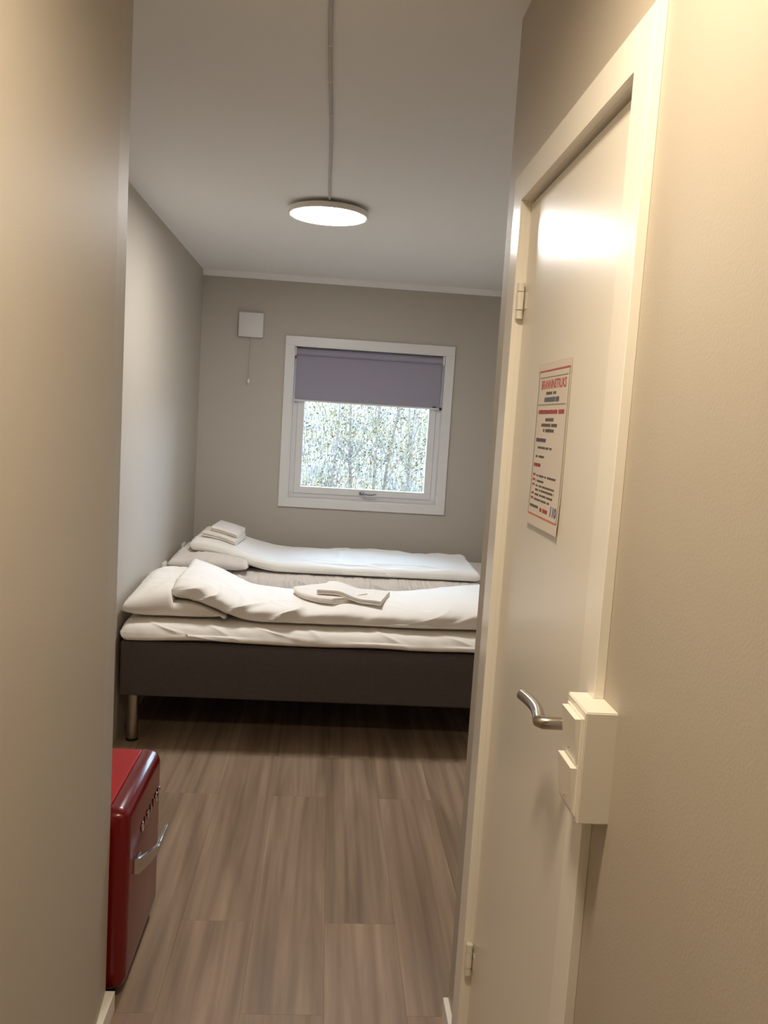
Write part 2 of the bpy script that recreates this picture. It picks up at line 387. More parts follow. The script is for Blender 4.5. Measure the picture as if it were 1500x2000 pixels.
for z in (1.754, 0.302):
    bm = bmesh.new()
    tube(bm, [(0.377, 1.748, z - 0.018), (0.377, 1.748, z + 0.018)], 0.0080, n=14)
    hg = obj('hinge', bm, 'plastic', d, smooth=True)
    for s in (-1, 1):
        bm = bmesh.new(); tube(bm, [(0.377, 1.748, z + s * 0.0195), (0.377, 1.748, z + s * 0.036)], 0.0074, n=14)
        obj('hinge_knuckle', bm, 'plastic', hg, smooth=True)
    bm = bx(0.3858, 0.3874, 1.728, 1.7455, z - 0.017, z + 0.017, bev=0.0008, seg=1); obj('hinge_plate', bm, 'plastic', hg)
hy, hz = 1.166, 1.0685
bm = bmesh.new(); tube(bm, [(LX, hy, hz), (LX - 0.008, hy, hz)], 0.026, n=28); rs = obj('handle_rosette', bm, 'steel', d, smooth=True)
bm = bmesh.new()
path = [(LX - 0.006, hy, hz), (0.362, hy, hz), (0.345, hy, hz), (0.334, hy + 0.0015, hz), (0.330, hy + 0.007, hz)]
for i in range(1, 13):
    t = i / 12; path.append((0.330 + 0.0085 * math.sin(math.pi * t) - 0.001 * t, hy + 0.007 + 0.108 * t, hz + 0.0035 * t))
tube(bm, path, [0.0095] * 5 + [0.0098 - 0.0008 * (i / 12) for i in range(1, 13)], n=18)
hd = obj('door_handle', bm, 'steel', d, smooth=True); hd['label'] = 'curved brushed steel lever handle'

# ================================================================== LAMPS
t = empty('ceiling_lamp', (-0.056, 3.80, H)); tag(t, 'round flat white ceiling lamp, switched on, in front of the window wall', 'lamp')
c = (-0.056, 3.80, 0)
bm = bmesh.new(); lathe(bm, c, [(0, H), (0.125, H), (0.125, H - 0.014), (0, H - 0.014)]); obj('base_plate', bm, 'plastic', t, smooth=True)
bm = bmesh.new(); lathe(bm, c, [(0, H - 0.014), (0.172, H - 0.014), (0.176, H - 0.018), (0.176, H - 0.034), (0.172, H - 0.038), (0.165, H - 0.038), (0.165, H - 0.032), (0, H - 0.032)], 72); obj('housing', bm, 'plastic', t, smooth=True)
bm = bmesh.new(); lathe(bm, c, [(0, H - 0.033), (0.1645, H - 0.033), (0.1645, H - 0.0385), (0.158, H - 0.040), (0, H - 0.041)], 72); obj('diffuser', bm, 'glow_room', t, smooth=True)['label'] = 'glowing white diffuser disc'

HLX, HLY = -0.01, 0.80
t = empty('hallway_lamp', (HLX, HLY, H)); tag(t, 'round flush warm ceiling lamp over the near end of the hallway', 'lamp')
c = (HLX, HLY, 0)
bm = bmesh.new(); lathe(bm, c, [(0, H), (0.118, H), (0.118, H - 0.05), (0.112, H - 0.054), (0.101, H - 0.054), (0.101, H - 0.026), (0, H - 0.026)]); obj('housing', bm, 'plastic', t, smooth=True)
bm = bmesh.new(); lathe(bm, c, [(0, H - 0.0265), (0.1005, H - 0.0265), (0.1005, H - 0.031), (0, H - 0.031)]); obj('diffuser', bm, 'glow_hall', t, smooth=True)

t = empty('ceiling_cable', (-0.05, 2.6, H)); tag(t, 'thin white cable clipped along the ceiling to the round lamp', 'cable')
def cabx(y): return -0.0462 - 0.004 * (y - 1.95) / 1.7 + 0.0022 * math.sin(y * 5.0)
bm = bmesh.new(); tube(bm, [(cabx(y), y, H - 0.0045) for y in [0.9 + 0.06 * i for i in range(47)]], 0.0052, n=10); obj('cable', bm, 'cord', t, smooth=True)
for y in (1.0, 1.28, 1.56, 1.83, 2.165, 2.39, 2.64, 2.88, 3.08, 3.30, 3.48):
    x = cabx(y); bm = bx(x - 0.0058, x + 0.0058, y - 0.003, y + 0.003, H - 0.0105, H, bev=0.0015, seg=1); obj('clip', bm, 'vent_plastic', t)

# ================================================================== BLIND, VENT
t = empty('roller_blind', (0.246, YB + 0.03, 1.95)); tag(t, 'mauve-grey roller blind pulled a third down in the window', 'blind')
bm = bmesh.new()
n = 28; prof = []
for i in range(n + 1):
    a = math.radians(-90 + 360 * i / n)
    prof.append((YB + 0.030 + 0.023 * math.sin(a), 1.915 + 0.023 * math.cos(a)))
r0 = [bm.verts.new((-0.243, y, z)) for y, z in prof[:-1]]; r1 = [bm.verts.new((0.737, y, z)) for y, z in prof[:-1]]
for i in range(n): bm.faces.new((r0[i], r0[(i + 1) % n], r1[(i + 1) % n], r1[i]))
bm.faces.new(r0); bm.faces.new(r1[::-1]); obj('cloth_roll', bm, 'blind', t, smooth=True)
obj('cloth', bx(-0.243, 0.735, YB + 0.036, YB + 0.0372, 1.598, 1.912), 'blind', t)
obj('bottom_bar', bx(-0.244, 0.736, YB + 0.031, YB + 0.042, 1.588, 1.5985, bev=0.003), 'vent_plastic', t)
for x0, x1 in ((-0.2555, -0.2445), (0.7385, 0.7525)):
    obj('bracket', bx(x0, x1, YB + 0.004, YB + 0.056, 1.886, 1.945, bev=0.003), 'vent_plastic', t)
bm = bmesh.new(); tube(bm, [(0.7455, YB + 0.012, 1.90), (0.7455, YB + 0.012, 1.60)], 0.0018, n=8); tube(bm, [(0.7455, YB + 0.048, 1.90), (0.7455, YB + 0.048, 1.60)], 0.0018, n=8); obj('pull_chain', bm, 'cord', t, smooth=True)
bm = bmesh.new(); tube(bm, [(0.7455, YB + 0.03, 1.605), (0.7455, YB + 0.03, 1.600), (0.7455, YB + 0.03, 1.588), (0.7455, YB + 0.03, 1.584)], [0.005, 0.0085, 0.0085, 0.005], n=14); obj('chain_weight', bm, 'black', t, smooth=True)['label'] = 'small black chain weight'
bm = bmesh.new(); tube(bm, [(0.690, YB + 0.0305, 1.600), (0.703, YB + 0.0305, 1.606), (0.716, YB + 0.0305, 1.600)], 0.003, n=8); obj('pull_tab', bm, 'black', t, smooth=True)

t = empty('wall_vent', (-0.55, YB, 1.984)); tag(t, 'square white wall vent with a hanging pull cord left of the window', 'vent')
obj('vent_cover', bx(-0.632, -0.470, YB - 0.034, YB - 0.010, 1.983, 2.143, bev=0.006, seg=3), 'vent_plastic', t, smooth=True)
obj('back_plate', bx(-0.618, -0.484, YB - 0.011, YB, 1.997, 2.129), 'vent_plastic', t)
bm = bmesh.new(); tube(bm, [(-0.548, YB - 0.018, 1.986), (-0.550, YB - 0.018, 1.85), (-0.553, YB - 0.018, 1.70)], 0.0024, n=8); obj('pull_cord', bm, 'cord', t, smooth=True)
bm = bmesh.new(); tube(bm, [(-0.553, YB - 0.018, 1.712), (-0.553, YB - 0.018, 1.706), (-0.5535, YB - 0.018, 1.690), (-0.5535, YB - 0.018, 1.682)], [0.004, 0.008, 0.009, 0.005], n=14); obj('cord_bob', bm, 'plastic', t, smooth=True)

# ================================================================== BEDS
def make_bed(y0, y1, z0, z1, label):
    t = empty('bed', ((RL + 1.13) / 2, (y0 + y1) / 2, 0)); tag(t, label, 'bed')
    X0, X1 = RL + 0.018, 1.125
    obj('bed_base', bx(X0, X1, y0, y1, z0, z1, bev=0.012, seg=3), 'bed_fabric', t, smooth=True)
    for x in (X0 + 0.05, X1 - 0.05):
        for y in (y0 + 0.06, y1 - 0.06):
            bm = bmesh.new(); tube(bm, [(x, y, 0.012), (x, y, z0 + 0.004)], 0.026, n=24); lg = obj('leg', bm, 'steel', t, smooth=True)
            bm = bmesh.new(); tube(bm, [(x, y, 0), (x, y, 0.0125)], 0.027, n=24); obj('foot', bm, 'black', lg, smooth=True)
    return t
make_bed(3.64, 4.545, 0.222, 0.468, 'front bed with dark brown fabric base on round steel legs')
make_bed(4.685, 5.59, 0.240, 0.492, 'rear bed with dark base beneath the window')

def smoothstep(a, b, x):
    t = max(0, min(1, (x - a) / (b - a))); return t * t * (3 - 2 * t)
def ridge(v): return (1 - abs(noise.noise(v)) * 2.0)

def soft(name, m, xs, fb, fth, fy0, fy1, mexp, disp, nv=84, cap=0.035, label=None, cat=None, group=None):
    """closed padded strip: cross-sections across Y/Z along X"""
    bm = bmesh.new(); rings = []
    x0, x1 = xs[0], xs[-1]
    for x in xs:
        e = min(x - x0, x1 - x) / cap
        k = math.sqrt(max(0.0, 1 - (1 - min(1, e)) ** 2)) if e < 1 else 1.0
        k = max(k, 0.04)
        zb, th, ya, yb = fb(x), fth(x), fy0(x), fy1(x)
        ks = 0.86 + 0.14 * k
        yc, hy = (ya + yb) / 2, (yb - ya) / 2 * (0.97 + 0.03 * k)
        ring = []
        for j in range(nv):
            # spend the points evenly along the flat box outline
            s = j / nv * 2 * math.pi
            cc, ss = math.cos(s), math.sin(s)
            yy = math.copysign(abs(cc) ** (2 / mexp), cc); zz = math.copysign(abs(ss) ** (2 / 3.2), ss)
            y = yc + hy * yy; z = zb + th / 2 + th / 2 * k * zz
            p = Vector((x, y, z))
            q = disp(x, y, z, yy, zz, k)
            ring.append(bm.verts.new(p + q))
        rings.append(ring)
    for a, b in zip(rings, rings[1:]):
        for j in range(nv): bm.faces.new((a[j], a[(j + 1) % nv], b[(j + 1) % nv], b[j]))
    bm.faces.new(rings[0][::-1]); bm.faces.new(rings[-1])
    o = obj(name, bm, m, None, smooth='all')
    return tag(o, label, cat, group)

def frange(a, b, n): return [a + (b - a) * i / (n - 1) for i in range(n)]

# mattresses in fitted sheets
def mdisp(seed, gather, base):
    def f(x, y, z, yy, zz, k):
        front = smoothstep(0.55, 1.0, -yy)
        v = Vector((x * 2.5 + seed, y * 2.0, z * 6))
        d = 0.004 * noise.noise(v)
        r = ridge(Vector((x * 3.6 + z * 9 + seed, z * 5, 1.7))) ** 8
        d += 0.0055 * front * r + 0.002 * front * noise.noise(Vector((x * 22 + z * 16, z * 12, seed)))
        if gather:
            d += 0.0075 * front * noise.noise(Vector((x * 62 + 2.2 * noise.noise(Vector((x * 4, z * 18, 3))), z * 7, seed)))
        sag = 0.010 * front * noise.noise(Vector((x * 3.2, seed, 0.3))) if zz < -0.2 else 0
        slant = -0.026 * smoothstep(0.7, 1.0, -yy) * (0.5 - 0.5 * zz) + 0.02 * smoothstep(0.7, 1.0, -yy) * (0.5 + 0.5 * zz)
        return Vector((0, slant - d * (1 if yy < 0 else -1), (d * 0.8 if zz > 0 else 0) + sag))
    return f
soft('mattress', 'sheet', frange(RL + 0.016, 1.128, 240), lambda x: 0.472, lambda x: 0.082, lambda x: 3.634, lambda x: 4.55, 14, mdisp(3.1, False, 0.466), nv=120,
     label='thin mattress in cream fitted sheet on the front bed', cat='mattress')
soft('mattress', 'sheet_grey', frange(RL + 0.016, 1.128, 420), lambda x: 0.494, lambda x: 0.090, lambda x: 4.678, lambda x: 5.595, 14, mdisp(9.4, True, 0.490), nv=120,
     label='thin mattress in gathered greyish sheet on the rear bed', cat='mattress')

def pillow(cx, cy, z, wx, wy, th, rot, tilt, seed, label, m='pillow', press=None):
    bm = bmesh.new(); N = 44; top = {}; bot = {}
    R = Matrix.Rotation(rot, 4, 'Z') @ Matrix.Rotation(tilt, 4, 'Y')
    for i in range(N + 1):
        for j in range(N + 1):
            u, v = -1 + 2 * i / N, -1 + 2 * j / N
            pu = u * (1 - 0.07 * (1 - v * v) * u * u); pv = v * (1 - 0.07 * (1 - u * u) * v * v)
            h = (max(0, 1 - u ** 4) ** 0.45) * (max(0, 1 - v ** 4) ** 0.45)
            n1 = noise.noise(Vector((u * 1.6 + seed, v * 1.6, 0.5))); n2 = noise.noise(Vector((u * 4 + seed, v * 4, 2.5)))
            e = 1 - h
            fold = (0.016 if m == 'sheet_grey' else 0.010) * e * noise.noise(Vector((math.atan2(v, u) * 5, seed, 0.2)))
            wr = ridge(Vector((u * 2.2 + v * 1.5 + seed, v * 2.6 - u, 3.3))) ** 6
            zt = th * (0.30 + 0.70 * h * (1 + 0.22 * n1)) + 0.006 * n2 * h + fold + (0.012 if m == 'sheet_grey' else 0.005) * wr * h
            zb = th * (0.30 - 0.30 * h) + fold * 0.4
            for dct, zz in ((top, zt), (bot, zb)):
                if dct is bot and (i in (0, N) or j in (0, N)): bot[i, j] = top[i, j]; continue
                p = R @ Vector((pu * wx / 2, pv * wy / 2, zz))
                p = p + Vector((cx, cy, z))
                if press:
                    lim = press(p.x, p.y)
                    if p.z > lim: p.z = lim + (0.0 if dct is top else -0.01)
                dct[i, j] = bm.verts.new(p)
    for i in range(N):
        for j in range(N):
            bm.faces.new((top[i, j], top[i + 1, j], top[i + 1, j + 1], top[i, j + 1]))
            bm.faces.new((bot[i, j], bot[i, j + 1], bot[i + 1, j + 1], bot[i + 1, j]))
    o = obj('pillow', bm, m, None, smooth='all'); return tag(o, label, 'pillow')
# duvets folded lengthwise
def fb1(x): return 0.558 + 0.080 * (1 - smoothstep(-0.60, -0.28, x))
def ft1(x): return 0.086 + 0.025 * smoothstep(0.35, 0.8, x) - 0.008 * smoothstep(-0.5, -0.1, x) * (1 - smoothstep(0.0, 0.4, x))
def d1(x, y, z, yy, zz, k):
    front = smoothstep(0.35, 1.0, -yy); topm = 1 if zz > -0.3 else 0
    v = Vector((x * 2.2, y * 2.6, 4.0))
    d = 0.012 * noise.noise(v) * topm
    s = x * 6.5 - z * 24 + 1.2 * noise.noise(Vector((x * 2, z * 6, 1)))
    r = ridge(Vector((s, z * 4 + y * 3, 7.3))) ** 4
    amt = 0.35 + 0.65 * (1 - smoothstep(-0.05, 0.35, x))
    d += 0.013 * front * r * amt
    d += 0.006 * front * noise.noise(Vector((x * 15 - z * 22, z * 10, 2.2)))
    r2 = ridge(Vector((x * 4.0 + y * 7, y * 5, 2.9))) ** 7
    d += 0.006 * (1 - front) * r2 * topm * amt
    pk = 0.022 * math.exp(-((x + 0.66) / 0.08) ** 2 - ((y - 4.25) / 0.12) ** 2) * topm
    dome = 0.012 * math.exp(-((y - 3.9) / 0.2) ** 2) * (1 if zz > 0 else 0)
    return Vector((0, -d * 0.8 * front, (d if zz > 0 else 0) + pk + dome))
def fy01(x): return 3.668 + 0.05 * (1 - smoothstep(-0.7, -0.45, x)) + 0.008 * noise.noise(Vector((x * 3, 0, 0)))
def fy11(x): return 4.20 + 0.10 * (1 - smoothstep(-0.7, -0.3, x)) + 0.20 * smoothstep(0.35, 0.9, x) + 0.015 * noise.noise(Vector((x * 3, 5, 0)))
soft('duvet', 'duvet', frange(-0.660, 1.10, 300), fb1, ft1, fy01, fy11, 4.5, d1, nv=150,
     label='cream-lit white duvet folded lengthwise on the front bed', cat='duvet')

def fb2(x): return 0.588 + 0.092 * (1 - smoothstep(-0.74, -0.25, x))
def fy02(x): return 4.745 + 0.05 * (1 - smoothstep(-0.62, -0.15, x))
def ft2(x): return 0.064 + 0.012 * smoothstep(-0.2, -0.6, x)
def d2(x, y, z, yy, zz, k):
    front = smoothstep(0.6, 1.0, -yy); topm = 1 if zz > -0.3 else 0
    d = 0.010 * noise.noise(Vector((x * 2.2, y * 2.6, 14.0))) * topm
    d += 0.011 * (ridge(Vector((x * 2.6 + y * 7, y * 5 - x, 5.9))) ** 6) * topm * (1 - front) * (0.4 + 0.6 * smoothstep(-0.2, 0.3, x))
    d += 0.006 * noise.noise(Vector((x * 7, y * 16, 3.0))) * topm
    d += 0.003 * front * noise.noise(Vector((x * 9, z * 30, 1.0)))
    return Vector((0, -d * front, d if zz > 0 else 0))
soft('duvet', 'duvet', frange(-0.760, 0.925, 260), fb2, ft2, fy02, lambda x: 5.42 - 0.03 * noise.noise(Vector((x * 3, 2, 0))), 8, d2, nv=140,
     label='blue-lit white duvet folded lengthwise on the rear bed by the window', cat='duvet')

pillow(-0.645, 3.985, 0.557, 0.46, 0.66, 0.150, 0.03, 0.0, 1.3, 'plump cream pillow on the front bed under the duvet end', press=lambda x, y: fb1(x) - 0.004 if x > -0.655 and y < 4.40 else 9)
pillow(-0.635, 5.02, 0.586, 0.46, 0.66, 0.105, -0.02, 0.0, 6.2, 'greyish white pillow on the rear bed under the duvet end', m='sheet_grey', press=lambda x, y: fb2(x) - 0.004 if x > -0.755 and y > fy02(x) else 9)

# folded towels: one cloth laid in layers
def towel(cx, cy, zf, wx, wy, layers, th, rot, label, group, bend=0.0, m='towel', seed=0.0):
    """layers zigzag across local y; local x is the length of the fold edge"""
    step = th * 1.15; path = []
    for L in range(layers):
        a, b = (-wy / 2, wy / 2) if L % 2 == 0 else (wy / 2, -wy / 2)
        z = step * L + th / 2
        for i in range(13):
            path.append((a + (b - a) * i / 12 * 1.0, z))
        if L < layers - 1:
            sgn = 1 if b > 0 else -1
            for i in range(1, 5):
                an = -math.pi / 2 + math.pi * i / 5
                path.append((b + sgn * step / 2 * math.cos(an), z + step / 2 + step / 2 * math.sin(an)))
    pl, pr = [], []
    for i, p in enumerate(path):
        a, b = path[max(i - 1, 0)], path[min(i + 1, len(path) - 1)]
        dx, dz = b[0] - a[0], b[1] - a[1]; l = math.hypot(dx, dz) or 1
        nx, nz = -dz / l * th / 2 * 0.98, dx / l * th / 2 * 0.98
        pl.append((p[0] + nx, p[1] + nz)); pr.append((p[0] - nx, p[1] - nz))
    outline = pl + pr[::-1]
    bm = bmesh.new(); rings = []; NX = 26
    c, s = math.cos(rot), math.sin(rot)
    for i in range(NX + 1):
        u = -1 + 2 * i / NX; x = u * wx / 2; ring = []
        for (y, z) in outline:
            yy = y + bend * (u * u - 0.3) + 0.004 * noise.noise(Vector((x * 9 + seed, z * 40, 0)))
            X, Y = cx + c * x - s * yy, cy + s * x + c * yy
            ring.append(bm.verts.new((X, Y, zf(X, Y) + z + 0.002 * noise.noise(Vector((X * 14, Y * 14, seed))))))
        rings.append(ring)
    n = len(outline)
    for a, b in zip(rings, rings[1:]):
        for j in range(n): bm.faces.new((a[j], a[(j + 1) % n], b[(j + 1) % n], b[j]))
    for ring, rev in ((rings[0], True), (rings[-1], False)):
        k = len(path)
        for i in range(k - 1):
            q = (ring[i], ring[i + 1], ring[n - 2 - i], ring[n - 1 - i])
            bm.faces.new(q[::-1] if rev else q)
    o = obj('towel', bm, m, None, smooth=True); return tag(o, label, 'towel', group)
def zduv1(x, y): return fb1(x) + ft1(x) + 0.010 + 0.004 * math.cos((y - 3.9) * 4)
def zduv2(x, y): return fb2(x) + ft2(x) + 0.007
towel(0.02, 3.90, zduv1, 0.30, 0.20, 3, 0.0085, math.radians(-52), 'white towel folded in curved layers, left one on the front duvet', 'towels on the front duvet', bend=0.05, seed=1)
towel(0.16, 3.885, lambda x, y: zduv1(x, y) + 0.003 + 0.031 * (1 - smoothstep(0.06, 0.20, x)), 0.30, 0.23, 2, 0.0095, math.radians(-14), 'white towel folded flat, right one on the front duvet', 'towels on the front duvet', bend=-0.02, seed=4)
towel(-0.590, 5.06, zduv2, 0.19, 0.34, 3, 0.009, math.radians(-4), 'cream folded towel lying at the pillow end of the rear duvet', 'towels on the rear duvet', seed=7)
towel(-0.572, 5.09, lambda x, y: zduv2(x, y) + 0.034, 0.15, 0.30, 3, 0.0085, math.radians(-3), 'white folded towel on top of the cream one on the rear duvet', 'towels on the rear duvet', seed=9)

# small white fittings low on the left wall, half hidden by the bedding
for y, z, lb in ((4.655, 0.60, 'small white wall socket on the left wall between the two pillows'), (5.27, 0.615, 'small white wall socket on the left wall near the window corner')):
    t = empty('wall_socket', (RL, y, z - 0.04)); tag(t, lb, 'socket', 'wall sockets by the beds')
    obj('socket_plate', bx(RL, RL + 0.014, y - 0.04, y + 0.04, z - 0.04, z + 0.04, bev=0.003), 'plastic', t)
    bm = bmesh.new(); tube(bm, [(RL + 0.0138, y, z), (RL + 0.0165, y, z)], 0.021, n=24); obj('socket_insert', bm, 'plastic', t, smooth=True)

# ================================================================== FRIDGE
t = empty('refrigerator', (-0.65, 2.205, 0)); tag(t, 'small red retro fridge with chrome handle standing on the floor at the left', 'refrigerator')
FY0, FY1, FZ0, FZ1 = 1.992, 2.412, 0.026, 0.502
obj('fridge_body', bx(-0.858, -0.4925, FY0 + 0.003, FY1 - 0.003, FZ0, FZ1 - 0.009, bev=0.007, seg=3), 'red_lit', t, smooth=True)
bm = bmesh.new()
vs = box(bm, -0.486, -0.437, FY0, FY1, FZ0 - 0.004, FZ1)
es = [e for e in bm.edges if all(v.co.x > -0.45 for v in e.verts)]
es += [e for e in bm.edges if abs(e.verts[0].co.x - e.verts[1].co.x) > 0.01]
bmesh.ops.bevel(bm, geom=list(set(es)), offset=0.034, segments=7, affect='EDGES', profile=0.5)
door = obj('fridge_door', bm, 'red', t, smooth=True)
obj('door_gasket', bx(-0.4932, -0.4855, FY0 + 0.02, FY1 - 0.02, FZ0 + 0.015, FZ1 - 0.028), 'black', t)
# handle: chrome bracket near the hinge-free edge, lever reaching along the door
bm = bmesh.new()
hp = [(-0.4375, 2.076), (-0.428, 2.078), (-0.412, 2.120), (-0.402, 2.160), (-0.3985, 2.172)]
hp += [(-0.3985, 2.20), (-0.3985, 2.26), (-0.3985, 2.305)]
hh = [0.021, 0.021, 0.017, 0.012, 0.010, 0.009, 0.009, 0.008]
rings = []
for i, (x, y) in enumerate(hp):
    a, b = hp[max(i - 1, 0)], hp[min(i + 1, len(hp) - 1)]
    dx, dy = b[0] - a[0], b[1] - a[1]; l = math.hypot(dx, dy); nx, ny = dy / l * 0.0045, -dx / l * 0.0045
    z = 0.317 - 0.006 * i / 7
    rings.append([bm.verts.new((x + nx, y + ny, z - hh[i])), bm.verts.new((x + nx, y + ny, z + hh[i])), bm.verts.new((x - nx, y - ny, z + hh[i])), bm.verts.new((x - nx, y - ny, z - hh[i]))])
for a, b in zip(rings, rings[1:]):
    for j in range(4): bm.faces.new((a[j], a[(j + 1) % 4], b[(j + 1) % 4], b[j]))
bm.faces.new(rings[0][::-1]); bm.faces.new(rings[-1])
bmesh.ops.bevel(bm, geom=bm.edges[:], offset=0.0018, segments=2, affect='EDGES')
fh = obj('fridge_handle', bm, 'chrome', t, smooth=True); fh['label'] = 'chrome lever handle'
obj('handle_mount', bx(-0.4385, -0.4285, 2.086, 2.124, 0.298, 0.334, bev=0.004), 'chrome', fh)
# raised chrome lettering, too blurred to read: rounded letter strokes
zl = 0.386
def stroke(y, kind):
    bm = bmesh.new(); x = -0.4345
    def P(pts): tube(bm, [(x, y + a * 1.1, zl + b * 1.05) for a, b in pts], 0.0025, n=8)
    if kind == 'o': P([(0.009 * math.cos(a), 0.011 * math.sin(a)) for a in [i * math.pi / 8 for i in range(17)]])
    if kind == 'c': P([(0.009 * math.cos(a), 0.011 * math.sin(a)) for a in [0.8 + i * 0.3 for i in range(16)]])
    if kind == 'n': P([(-0.008, -0.011), (-0.008, 0.009)]); P([(-0.008, 0.005), (-0.002, 0.011), (0.006, 0.009), (0.008, -0.011)])
    if kind == 'r': P([(-0.005, -0.011), (-0.005, 0.011)]); P([(-0.005, 0.004), (0.0, 0.010), (0.007, 0.010)])
    if kind == 'i': P([(0, -0.011), (0, 0.011)])
    obj('letter', bm, 'chrome', door, smooth=True)
for i, k in enumerate('oiniico'): stroke(2.150 + 0.0355 * i, k)
for x in (-0.82, -0.52):
    for y in (FY0 + 0.05, FY1 - 0.05):
        bm = bmesh.new(); tube(bm, [(x, y, 0), (x, y, FZ0 + 0.004)], 0.018, n=18); obj('foot', bm, 'black', t, smooth=True)
obj('plinth', bx(-0.84, -0.462, FY0 + 0.02, FY1 - 0.02, 0.006, FZ0 + 0.002), 'black', t)

# ================================================================== SWITCH BOX ON THE CASING
BX0, BY0, BY1, BZ0, BZ1 = 0.339, 0.994, 1.075, 1.000, 1.146
t = empty('light_switch', (XR, 1.03, BZ0)); tag(t, 'white surface-mounted double light switch box beside the door handle', 'switch')
bm = bmesh.new(); prism(bm, [(BX0, BY0), (XR, BY0), (XR, 1.0495), (cx0 - 0.0003, 1.0495), (cx0 - 0.0003, BY1), (BX0, BY1)], BZ0, BZ1)
bmesh.ops.recalc_face_normals(bm, faces=bm.faces[:])
bmesh.ops.bevel(bm, geom=[e for e in bm.edges if all(v.co.x < BX0 + 0.001 for v in e.verts) or (abs(e.verts[0].co.z - e.verts[1].co.z) < 1e-4 and all(v.co.y < BY0 + 0.001 for v in e.verts))], offset=0.0015, segments=2, affect='EDGES')
obj('switch_housing', bm, 'plastic', t)
for zb, zt in ((1.0735, 1.1330), (1.0090, 1.0685)):
    obj('switch_frame', bx(BX0 - 0.0022, BX0 + 0.001, BY0 + 0.006, BY1 - 0.006, zb - 0.003, zt + 0.003, bev=0.001, seg=1), 'plastic', t)
    bm = bmesh.new(); ya, yb = BY0 + 0.011, BY1 - 0.011
    q = [(BX0 - 0.001, zb), (BX0 - 0.001, zt), (BX0 - 0.0105, zt), (BX0 - 0.0048, zb + 0.004), (BX0 - 0.004, zb)]
    a = [bm.verts.new((x, ya, z)) for x, z in q]; b = [bm.verts.new((x, yb, z)) for x, z in q]
    bm.faces.new(a); bm.faces.new(b[::-1])
    for i in range(5): bm.faces.new((a[i], a[(i + 1) % 5], b[(i + 1) % 5], b[i]))
    rk = obj('rocker', bm, 'plastic', t)
    bm = bmesh.new(); tube(bm, [(BX0 - 0.0050, (ya + yb) / 2, zb + 0.012), (BX0 - 0.0068, (ya + yb) / 2, zb + 0.012)], 0.0012, n=10); obj('indicator', bm, 'ink_grey', rk)

# ================================================================== FIRE NOTICE ON THE DOOR
NY0, NY1, NZ0, NZ1 = 1.357, 1.566, 1.318, 1.614     # near edge, far edge, bottom, top
t = empty('fire_notice', (LX, (NY0 + NY1) / 2, NZ0)); tag(t, 'white laminated fire instruction sheet with red heading on the door', 'poster')
bm = bmesh.new()
NS = 14; rows = []
for i in range(NS + 1):
    v = i / NS; lift = 0.0012 + 0.003 * max(0, 0.25 - v) / 0.25
    rows.append([bm.verts.new((LX - lift - th, y, NZ0 + (NZ1 - NZ0) * v)) for th in (0.0, 0.0006) for y in (NY0, NY1)])
for a, b in zip(rows, rows[1:]):
    bm.faces.new((a[0], a[1], b[1], b[0])); bm.faces.new((a[2], b[2], b[3], a[3]))
    bm.faces.new((a[0], b[0], b[2], a[2])); bm.faces.new((a[1], a[3], b[3], b[1]))
for r in (rows[0], rows[-1]): bm.faces.new((r[0], r[1], r[3], r[2]))
sheet = obj('sheet', bm, 'paper', t, smooth=True)
PWD, PHT = NY1 - NY0, NZ1 - NZ0
def sx(u, v, e=0.0):        # u from the reader's left, v from the top, both 0..1
    lift = 0.0012 + 0.003 * max(0, 0.25 - (1 - v)) / 0.25
    return (LX - lift - 0.0006 - 0.0002 - e, NY1 - u * PWD, NZ1 - v * PHT)
def strip(name, u0, u1, v0, v1, m):
    bm = bmesh.new(); n = 6
    for e in (0.0, 0.0002):
        g = [[bm.verts.new(sx(u0 + (u1 - u0) * i, v0 + (v1 - v0) * j / n, e)) for i in (0, 1)] for j in range(n + 1)]
        for j in range(n): bm.faces.new((g[j][0], g[j][1], g[j + 1][1], g[j + 1][0]))
    return obj(name, bm, m, sheet)
strip('border_line', 0.02, 0.98, 0.045, 0.055, 'ink_red')
strip('border_line', 0.04, 0.98, 0.928, 0.937, 'ink_orange')
strip('border_line', 0.018, 0.028, 0.055, 0.928, 'ink_grey')
strip('border_line', 0.970, 0.980, 0.055, 0.928, 'ink_grey')
strip('border_line', 0.06, 0.93, 0.087, 0.092, 'ink_grey')
strip('border_line', 0.05, 0.92, 0.252, 0.258, 'ink_grey')
def text(s, u0, u1, v0, v1, m, bold=0.0):
    cu = bpy.data.curves.new('printed_text', 'FONT'); cu.body = s; cu.size = 1.0; cu.offset = bold
    to = bpy.data.objects.new('tmp_text', cu); COL.objects.link(to)
    dg = bpy.context.evaluated_depsgraph_get(); dg.update()
    me0 = bpy.data.meshes.new_from_object(to.evaluated_get(dg))
    xs = [v.co.x for v in me0.vertices]; ys = [v.co.y for v in me0.vertices]
    ax, bx_, ay, by = min(xs), max(xs), min(ys), max(ys)
    bm = bmesh.new(); bm.from_mesh(me0)
    for v in bm.verts:
        u = u0 + (u1 - u0) * (v.co.x - ax) / (bx_ - ax); w_ = v1 - (v1 - v0) * (v.co.y - ay) / (by - ay)
        v.co = Vector(sx(u, w_))
    bpy.data.objects.remove(to); bpy.data.meshes.remove(me0); bpy.data.curves.remove(cu)
    return obj('printed_text', bm, m, sheet)
text('BRANNINSTRUKS', 0.12, 0.90, 0.105, 0.162, 'ink_red', 0.03)['label'] = 'red heading BRANNINSTRUKS'
text('110', 0.755, 0.945, 0.845, 0.905, 'ink_violet', 0.05)['label'] = 'violet number 110'
random.seed(5)
